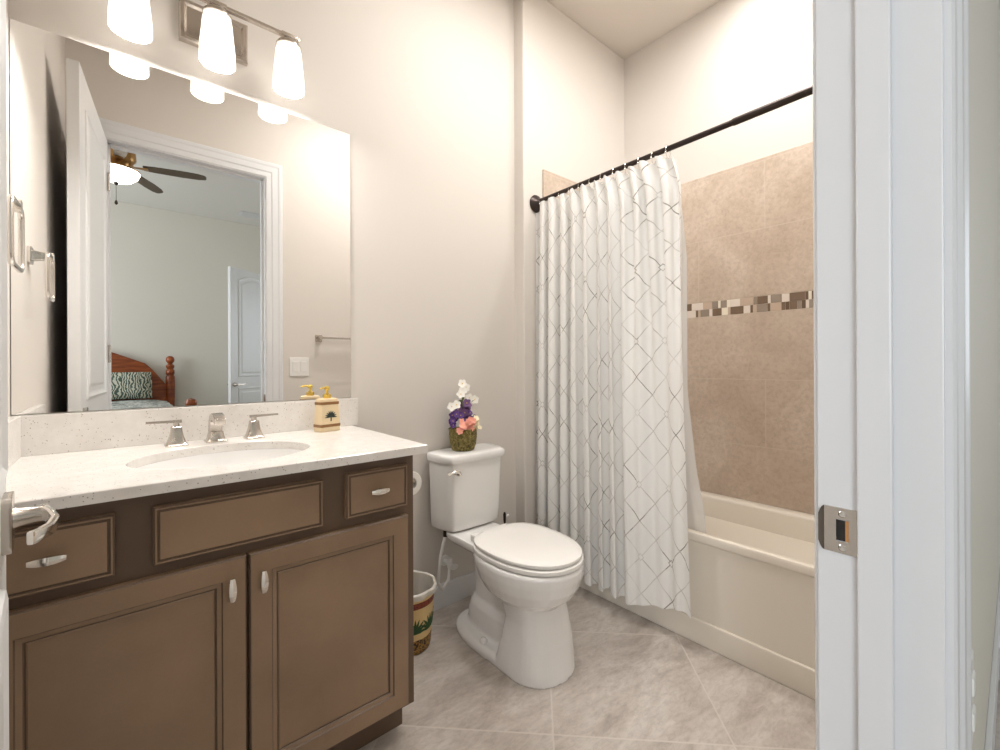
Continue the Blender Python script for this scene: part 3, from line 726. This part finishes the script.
for p in ((-.054, -.005, .160), (-.036, -.01, .166), (-.004, -.005, .214), (-.002, 0, .240), (.016, .002, .226), (.034, .005, .186), (.060, .005, .178), (-.012, -.004, .203)):
    blossom(p, (-.5, -.8, .25), .017, 'white')
bm = bmesh.new()
for pts in ([(0, 0, .07), (0, 0, .15), (-.004, 0, .20), (.004, .002, .236)], [(0, 0, .13), (-.02, 0, .155), (-.045, -.002, .163)], [(0, 0, .14), (.02, 0, .168), (.058, .006, .176)], [(.0, 0, .16), (-.014, 0, .176), (-.028, -.004, .178)]): tube(bm, pts, .0014, 6)
link('stem', bm, STEM, fb, smooth=True)
for p, a in (((-.004, 0, .180), 200), ((0, 0, .178), 85), ((.03, 0, .09), -20), ((-.035, 0, .09), 190)):
    bm = bmesh.new(); fan_leaves(bm, p, .034, (a,), .006, e=.001); link('leaf', bm, STEM, fb)

# ================================================================ TUB
tub = thing('bathtub', 'almond white alcove bathtub with a flat apron along the floor', 'bathtub')
TX0, TX1, TY0, TY1, TZ = 1.585, XR-TT-.001, WF1+.002, YE-TT-.001, .400
bm = bmesh.new()
cxm, cym = (1.612+2.20)/2, (TY0+TY1)/2
def basin(z, hx_, hy_, r): return rrect(cxm-hx_, cxm+hx_, cym-hy_, cym+hy_, z, r, 10)
Lx = (TX1-TX0)/2; cxo = (TX0+TX1)/2
def orr(z, e, r): return rrect(TX0+e, TX1-e, TY0+e, TY1-e, z, r, 10)
loft(bm, [orr(.30, 0.012, .004), orr(.360, 0.012, .004), orr(.372, .001, .006), orr(.390, 0, .008), orr(.397, .003, .008), orr(.400, .010, .010), basin(.400, .294, .585, .13), basin(.396, .287, .577, .13), basin(.385, .282, .572, .13), basin(.25, .272, .555, .13), basin(.12, .258, .53, .13), basin(.07, .20, .46, .12), basin(.062, .10, .36, .09)], True)
for v_ in bm.verts:
    if v_.co.z > .28: v_.co.z -= .036*max(0, (v_.co.x-TX0-.02)/(TX1-TX0))
link('basin', bm, TUBM, tub, smooth=True)
bm = bmesh.new(); box(bm, TX0+.008, TX0+.05, TY0, TY1, 0, .372); box(bm, TX0-.001, TX0+.03, TY0, TY1, 0, .088, bev=.004, seg=3)
link('apron', bm, TUBM, tub, smooth=True)

# ================================================================ ROD, RINGS, CURTAIN, LINER
RX, RZ = 1.537, H+.797
rod = thing('shower_rod', 'dark bronze shower curtain rod spanning the tub alcove', 'curtain rod')
bm = bmesh.new(); cyl(bm, (RX-.008, YE-.002, RZ-.012), (RX, .600, RZ), .0102, 20); link('inner_tube', bm, BRONZE, rod, smooth=True)
bm = bmesh.new(); tube(bm, [(RX, .615, RZ), (RX, .605, RZ), (RX, WF1+.001, RZ+.006)], [.0095, .0122, .0122], 20); link('outer_tube', bm, BRONZE, rod, smooth=True)
for y, s, dz in ((YE, -1, -.020), (WF1, 1, .006)):
    bm = bmesh.new(); loft(bm, [circ((RX-(.008 if s < 0 else 0), y+s*a, RZ+dz), r, 28, 'y') for a, r in ((.0005, .042), (.006, .043), (.012, .038), (.018, .024), (.030, .016), (.034, .012))]); link('end_flange', bm, BRONZE, rod, smooth=True)
def sstep(a, b, x): x = min(max((x-a)/(b-a), 0), 1); return x*x*(3-2*x)
def interp(x, tab):
    for (a, va), (b, vb) in zip(tab, tab[1:]):
        if (x-a)*(x-b) <= 0: return va+(vb-va)*(x-a)/(b-a)
    return tab[0][1] if abs(x-tab[0][0]) < abs(x-tab[-1][0]) else tab[-1][1]
ZT, ZBOT = H+.779, .082
NS, NZ = 440, 60
def cpath(s, z):
    q = (z-ZBOT)/(ZT-ZBOT)                     # 1 top, 0 hem
    yr = interp(z-H, [(-.95, .737), (-.13, .766), (.645, .788), (.70, .80), (.775, .822)])
    fr = 1-q
    # pleats bunched at the far end, a broad flatter panel nearest the camera lower down
    ss = s+ .045*fr*math.sin(PI*s)
    yy = 1.508+(yr-1.508)*(s+(.0)*fr)
    w_ = sstep(.60, .70, s)*sstep(.0, .55, fr)
    k = 11.5
    A = .021+.006*fr
    x1 = A*math.sin(2*PI*k*s+.5*math.sin(9*s)+.4*fr)+.006*math.sin(2*PI*4.3*s+1+fr)
    x2 = .020*math.sin(2*PI*3.1*(s-.60)+PI)+.006*math.sin(2*PI*k*s+fr)
    x = x1*(1-w_)+x2*w_
    yy += .010*math.sin(4*PI*k*s+1.0)*(1-w_)*(.5+.5*fr)
    return RX-.004+x-.012*fr-.014*(1-sstep(0, .10, s)), yy
us = [0]; zmid_ = .45
for i in range(NS):
    a, b = cpath(i/NS, zmid_), cpath((i+1)/NS, zmid_); us.append(us[-1]+math.hypot(a[0]-b[0], a[1]-b[1]))
bm = bmesh.new(); uvl = bm.loops.layers.uv.new('UVMap'); grid = []
for j in range(NZ+1):
    row = []
    for i in range(NS+1):
        s = i/NS; zt_ = ZT+.0-.010*abs(math.sin(PI*12*s))
        zb_ = ZBOT+.050*sstep(.68, 1, s)-.006*math.sin(2*PI*5*s)
        z = zb_+(zt_-zb_)*j/NZ; x, y = cpath(s, z); row.append((bm.verts.new((x, y, z)), us[i], z))
    grid.append(row)
for j in range(NZ):
    for i in range(NS):
        q = (grid[j][i], grid[j][i+1], grid[j+1][i+1], grid[j+1][i])
        f = bm.faces.new([p[0] for p in q]); f.smooth = True
        for lp_, p in zip(f.loops, q): lp_[uvl].uv = (p[1], p[2])
me = bpy.data.meshes.new('shower_curtain'); bm.to_mesh(me); bm.free(); me.materials.append(CURT)
cu = bpy.data.objects.new('shower_curtain', me); COL.objects.link(cu)
tag(cu, 'white shower curtain with silver diamond lattice hanging outside the tub', 'shower curtain')
# liner, falling inside the tub
bm = bmesh.new(); grid = []
for j in range(41):
    row = []
    for i in range(161):
        s = i/160; z = .30+(ZT-.012-.30)*j/40; fr = 1-j/40
        yr = interp(z-H, [(-.72, .755), (-.55, .765), (-.40, .79), (-.1, .815), (.4, .80), (.76, .825)])
        xb = interp(z, [(.30, 1.665), (.42, 1.655), (.8, 1.635), (ZT-.02, 1.580)])
        x = xb+(.008+.004*fr)*math.sin(2*PI*9*s+fr)*(1 if s < .9 else .5); row.append(bm.verts.new((x, 1.49+(yr-1.49)*s, z)))
    grid.append(row)
for j in range(40):
    for i in range(160): bm.faces.new((grid[j][i], grid[j][i+1], grid[j+1][i+1], grid[j+1][i]))
tag(link('shower_liner', bm, LINER, smooth=True), 'translucent frosted liner behind the patterned curtain, falling inside the tub', 'shower liner')
# rings
def ring_bm():
    bm = bmesh.new(); tube(bm, [(.0165*math.cos(a), 0, -.010+.024*math.sin(a)) for a in [2*PI*i/24 for i in range(24)]], .0013, 8, closed=True); return bm
bm = ring_bm()
bmesh.ops.create_uvsphere(bm, u_segments=10, v_segments=8, radius=.0048, matrix=Matrix.Translation((-.016, 0, -.016)))
r0 = link('curtain_ring', bm, CHROME, smooth=True)
ys = [.838+.0585*i for i in range(12)]
desc = ['closest to the camera, at the curtain edge', 'second from the near edge of the curtain']
for i, y in enumerate(ys):
    o = r0 if i == 0 else r0.copy()
    if i: COL.objects.link(o)
    o.location = (RX, y, RZ-.012*(y-.6)/.917); o.rotation_euler = (0, 0, random.uniform(-.15, .15))
    if i < 2: tag(o, 'shiny curtain ring on the dark rod, '+desc[i], 'curtain ring', 'curtain rings on the shower rod')
    else: tag(o, 'small metal curtain ring half hidden by the pleats along the dark rod', 'curtain ring', 'curtain rings on the shower rod')

# ================================================================ FAR SIDE OF THE BATHROOM (seen in the mirror)
sw = thing('light_switch', 'white double rocker light switch on the wall right of the doorway', 'light switch')
link('plate', BX(.806, .922, WF1+.0005, WF1+.006, .950, 1.068, bev=.002), WHITEP, sw)
for x in (.840, .888): link('rocker', BX(x-.017, x+.017, WF1+.005, WF1+.009, .976, 1.042, bev=.0015), WHITEP, sw)
tw = thing('towel_bar', 'brushed nickel towel bar on the wall right of the light switch', 'towel bar')
for x in (.985, 1.43):
    bm = bmesh.new(); box(bm, x-.022, x+.022, WF1+.0005, WF1+.008, H+.158, H+.202, bev=.002); box(bm, x-.010, x+.010, WF1+.007, WF1+.062, H+.170, H+.190, bev=.002); link('bracket', bm, NICK, tw)
bm = bmesh.new(); box(bm, .985, 1.43, WF1+.046, WF1+.058, H+.174, H+.186, bev=.001); link('bar', bm, NICK, tw)
ol = thing('wall_outlet', 'white wall plate edge-on beside the doorway casing in the bedroom', 'outlet')
link('plate', BX(.985, 1.055, WF0-.007, WF0-.0005, .418, .548, bev=.002), WHITEP, ol)
for z in (.455, .510): link('socket', BX(1.003, 1.037, WF0-.010, WF0-.006, z-.014, z+.014, bev=.003), WHITEP, ol)
# unseen flush fixture added as bathroom fill, then the downlight over the tub
cl = thing('added_ceiling_fixture', 'unseen round flush fixture added to the bathroom ceiling as fill light', 'ceiling light')
bm = bmesh.new(); lathe(bm, (1.20, .78, ZC), [(.24, -.0005), (.24, -.02), (.235, -.024)], 32); link('rim', bm, NICK, cl, smooth=True)
bm = bmesh.new(); lathe(bm, (1.20, .78, ZC), [(.225, -.024), (.22, -.04), (.16, -.06), (.001, -.068)], 32); link('diffuser', bm, DISC, cl, smooth=True)
cl = thing('recessed_downlight', 'small recessed downlight in the ceiling over the bathtub', 'downlight')
bm = bmesh.new(); lathe(bm, (1.93, .62, ZC), [(.085, -.0005), (.085, -.004), (.06, -.006)], 32); link('ring', bm, WHITEP, cl, smooth=True)

# ================================================================ BEDROOM (seen in the mirror)
ORNG = mat('honey_pine_wood', (168, 92, 44), .28)
t = NT(ORNG); mp = t.n('Mapping'); mp.inputs['Scale'].default_value = (2, 2, 14); t.L(t.pos(), mp.inputs[0])
t.L(t.ramp(t.noise(3, 4, mp.outputs[0]), [(.3, lin((112, 50, 20))), (.7, lin((160, 82, 36)))]), t.b.inputs['Base Color'])
FANW = mat('weathered_fan_blade', (96, 84, 70), .5); BRASS = mat('antique_brass', (176, 134, 82), .3, .9)
bd = thing('bed', 'orange pine bed with arched headboard and turned posts in the bedroom', 'bed')
bcx = -.42; XP = .42
def post(x, y, h, r=.042):
    bm = bmesh.new()
    prof = [(r*.8, 0), (r, .02), (r, .30), (r*1.05, .36), (r*.8, .38), (r*1.05, h-.48), (r*1.05, h-.24), (r*.8, h-.22), (r*1.0, h-.20), (r*1.0, h-.17), (r*.7, h-.15), (r*.95, h-.13), (r*.95, h-.11), (r*.5, h-.09), (r*.55, h-.083), (r*.9, h-.065), (r*1.0, h-.045), (r*.85, h-.018), (r*.4, h-.002), (.002, h)]
    lathe(bm, (x, y, 0), prof, 20); link('post', bm, ORNG, bd, smooth=True)
for x in (XP, 2*bcx-XP): post(x, -3.16, 1.133)
for x in (XP, 2*bcx-XP):
    bm = bmesh.new(); y = -1.15; h = .745; r = .04
    h = .76; lathe(bm, (x, y, 0), [(r*.8, 0), (r, .02), (r, .42), (r*.7, .44), (r, .48), (r, .60), (r*.6, h-.09), (r*.55, h-.08), (r*.95, h-.06), (r*1.05, h-.038), (r*.8, h-.012), (.002, h)], 20); link('post', bm, ORNG, bd, smooth=True)
bm = bmesh.new(); hb = []
for k in range(25):
    a = -1+2*k/24; x = bcx+a*(XP-bcx-.03); aa = abs(a)
    z = 1.16 if aa < .38 else (1.16-(aa-.38)/(.78-.38)*.14 if aa < .78 else 1.02-(aa-.78)/.22*.26)
    hb.append((x, z))
rings = [[(x, y, .35) for x, z in hb]+[(x, y, z) for x, z in reversed(hb)] for y in (-3.175, -3.145)]
loft(bm, rings); link('headboard', bm, ORNG, bd)
bm = bmesh.new(); prev = [(x, -3.16, z+.006) for x, z in hb]; tube(bm, prev, .016, 10); link('headboard_rail', bm, ORNG, bd, smooth=True)
bm = bmesh.new(); box(bm, bcx-.80, bcx+.80, -1.165, -1.135, .30, .60, bev=.005); link('footboard', bm, ORNG, bd)
for s in (-1, 1): link('side_rail', BX(bcx+s*.80-.015, bcx+s*.80+.015, -3.12, -1.17, .25, .40, bev=.003), ORNG, bd)
QUILT = mat('grey_green_quilt', (170, 172, 166), .9)
t = NT(QUILT); t.L(t.ramp(t.noise(16, 4, t.pos(), .6, 1.5), [(.42, lin((112, 118, 112))), (.52, lin((196, 198, 192))), (.7, lin((214, 212, 206)))]), t.b.inputs['Base Color'])
PILL = mat('green_grey_leafy_sham', (120, 132, 118), .9)
t = NT(PILL); wv_ = t.n('TexWave'); wv_.inputs['Scale'].default_value = 13; wv_.inputs['Distortion'].default_value = 14; wv_.inputs['Detail'].default_value = 3; t.L(t.objc(), wv_.inputs['Vector'])
t.L(t.ramp(wv_.outputs['Fac'], [(.35, lin((72, 88, 78))), (.55, lin((140, 150, 136))), (.72, lin((204, 202, 184)))]), t.b.inputs['Base Color'])
bm = bmesh.new(); box(bm, bcx-.78, bcx+.78, -3.13, -1.18, .40, .60, bev=.05, seg=4); tag(link('mattress', bm, mat('white_mattress', (225, 222, 216), .9), smooth=True), 'mattress on the orange pine bed, under the quilt', 'mattress')
bm = bmesh.new(); rings = []
for k in range(21):
    a = -1+2*k/20; x = bcx+a*.80; z = .655-.03*abs(a)**6
    rings.append([(x, y, z+.006*math.sin(y*17+x*9)) for y in [-3.0+i*.09 for i in range(21)]]+[(x, y, .6005) for y in [-3.0+i*.09 for i in range(20, -1, -1)]])
loft(bm, rings); tag(link('quilt', bm, QUILT, smooth=True), 'pale grey patterned quilt spread over the bed', 'quilt')
def pillow(cx, label):
    bm = bmesh.new(); n = 16; a_, b_ = .36, .148
    top = []; bot = []
    for j in range(n+1):
        r1, r2_ = [], []
        for i in range(n+1):
            u_, v_ = -1+2*i/n, -1+2*j/n; th = .085*((1-u_**4)*(1-v_**4))**.55
            r1.append(bm.verts.new((u_*a_, -th, v_*b_))); r2_.append(bm.verts.new((u_*a_, th, v_*b_)))
        top.append(r1); bot.append(r2_)
    for g_ in (top, bot):
        for j in range(n):
            for i in range(n): bm.faces.new((g_[j][i], g_[j][i+1], g_[j+1][i+1], g_[j+1][i]))
    bmesh.ops.remove_doubles(bm, verts=bm.verts[:], dist=1e-4)
    o = link('pillow', bm, PILL, smooth=True); o.location = (cx, -3.02, .812); o.rotation_euler = (math.radians(18), 0, 0)
    tag(o, label, 'pillow', 'leafy pillows on the bed')
pillow(-.11, 'green grey leafy pillow leaning on headboard, at the side near the bedpost'); pillow(-.87, 'green grey leafy pillow leaning on headboard, far side hidden by door')
# ceiling fan
FX, FY = -.03, -1.41
cf = thing('ceiling_fan', 'brass ceiling fan with dark blades and lit glass bowl in the bedroom', 'ceiling fan')
ZL = H+1.44
bm = bmesh.new(); lathe(bm, (FX, FY, 0), [(.065, ZC-.0005), (.06, ZC-.04), (.03, ZC-.055), (.014, ZC-.06), (.014, ZL+.30), (.05, ZL+.29)][::-1], 24); link('canopy', bm, BRASS, cf, smooth=True)
bm = bmesh.new(); lathe(bm, (FX, FY, ZL), [(.06, .09), (.075, .10), (.08, .13), (.10, .15), (.125, .19), (.12, .25), (.09, .28), (.04, .295)], 28); link('motor', bm, BRASS, cf, smooth=True)
bm = bmesh.new(); lathe(bm, (FX, FY, ZL), [(.150, .085), (.153, .095), (.10, .105), (.06, .11)], 28); link('light_rim', bm, BRASS, cf, smooth=True)
bm = bmesh.new(); lathe(bm, (FX, FY, ZL), [(.004, -.005), (.05, .0), (.10, .018), (.135, .05), (.15, .085)], 28, cap=False); link('light_bowl', bm, BOWL, cf, smooth=True)
bm = bmesh.new(); lathe(bm, (FX, FY, ZL), [(.001, -.03), (.012, -.02), (.016, -.005), (.008, .002)], 14); link('finial', bm, BRONZE, cf, smooth=True)
bm = bmesh.new(); cyl(bm, (FX, FY-.02, ZL), (FX, FY-.02, H+1.30), .0018, 6); lathe(bm, (FX, FY-.02, H+1.275), [(.001, -.01), (.011, 0), (.010, .012), (.003, .03)], 12); link('pull_chain', bm, BRONZE, cf, smooth=True)
for k in range(5):
    a = math.radians(13+72*k)
    bm = bmesh.new(); dz = .135
    prof = [(.17, .028), (.24, .036), (.42, .042), (.53, .038), (.58, .026), (.59, .012)]
    ring_t = [(r, w_) for r, w_ in prof]+[(r, -w_) for r, w_ in reversed(prof)]
    loft(bm, [[(r, w_, q+w_*.22) for r, w_ in ring_t] for q in (0, .007)])
    xf(bm, Matrix.Translation((FX, FY, ZL+dz)) @ Matrix.Rotation(a, 4, 'Z'))
    bl = link('blade', bm, FANW, cf)
    bm = bmesh.new(); bar(bm, [(.07, 0, .01), (.12, 0, -.004), (.20, 0, -.004)], [.03, .02, .05], .006); xf(bm, Matrix.Translation((FX, FY, ZL+dz)) @ Matrix.Rotation(a, 4, 'Z')); link('blade_iron', bm, BRASS, bl)
# ceiling vent
av = thing('air_vent', 'white rectangular air vent in the bedroom ceiling', 'air vent')
bm = bmesh.new(); box(bm, 1.06, 1.36, -2.92, -2.74, ZC-.010, ZC-.0005, bev=.002); link('frame', bm, TRIM, av)
for k in range(7):
    y = -2.90+k*.023; link('slat', BX(1.08, 1.34, y, y+.014, ZC-.016, ZC-.008), TRIM, av)
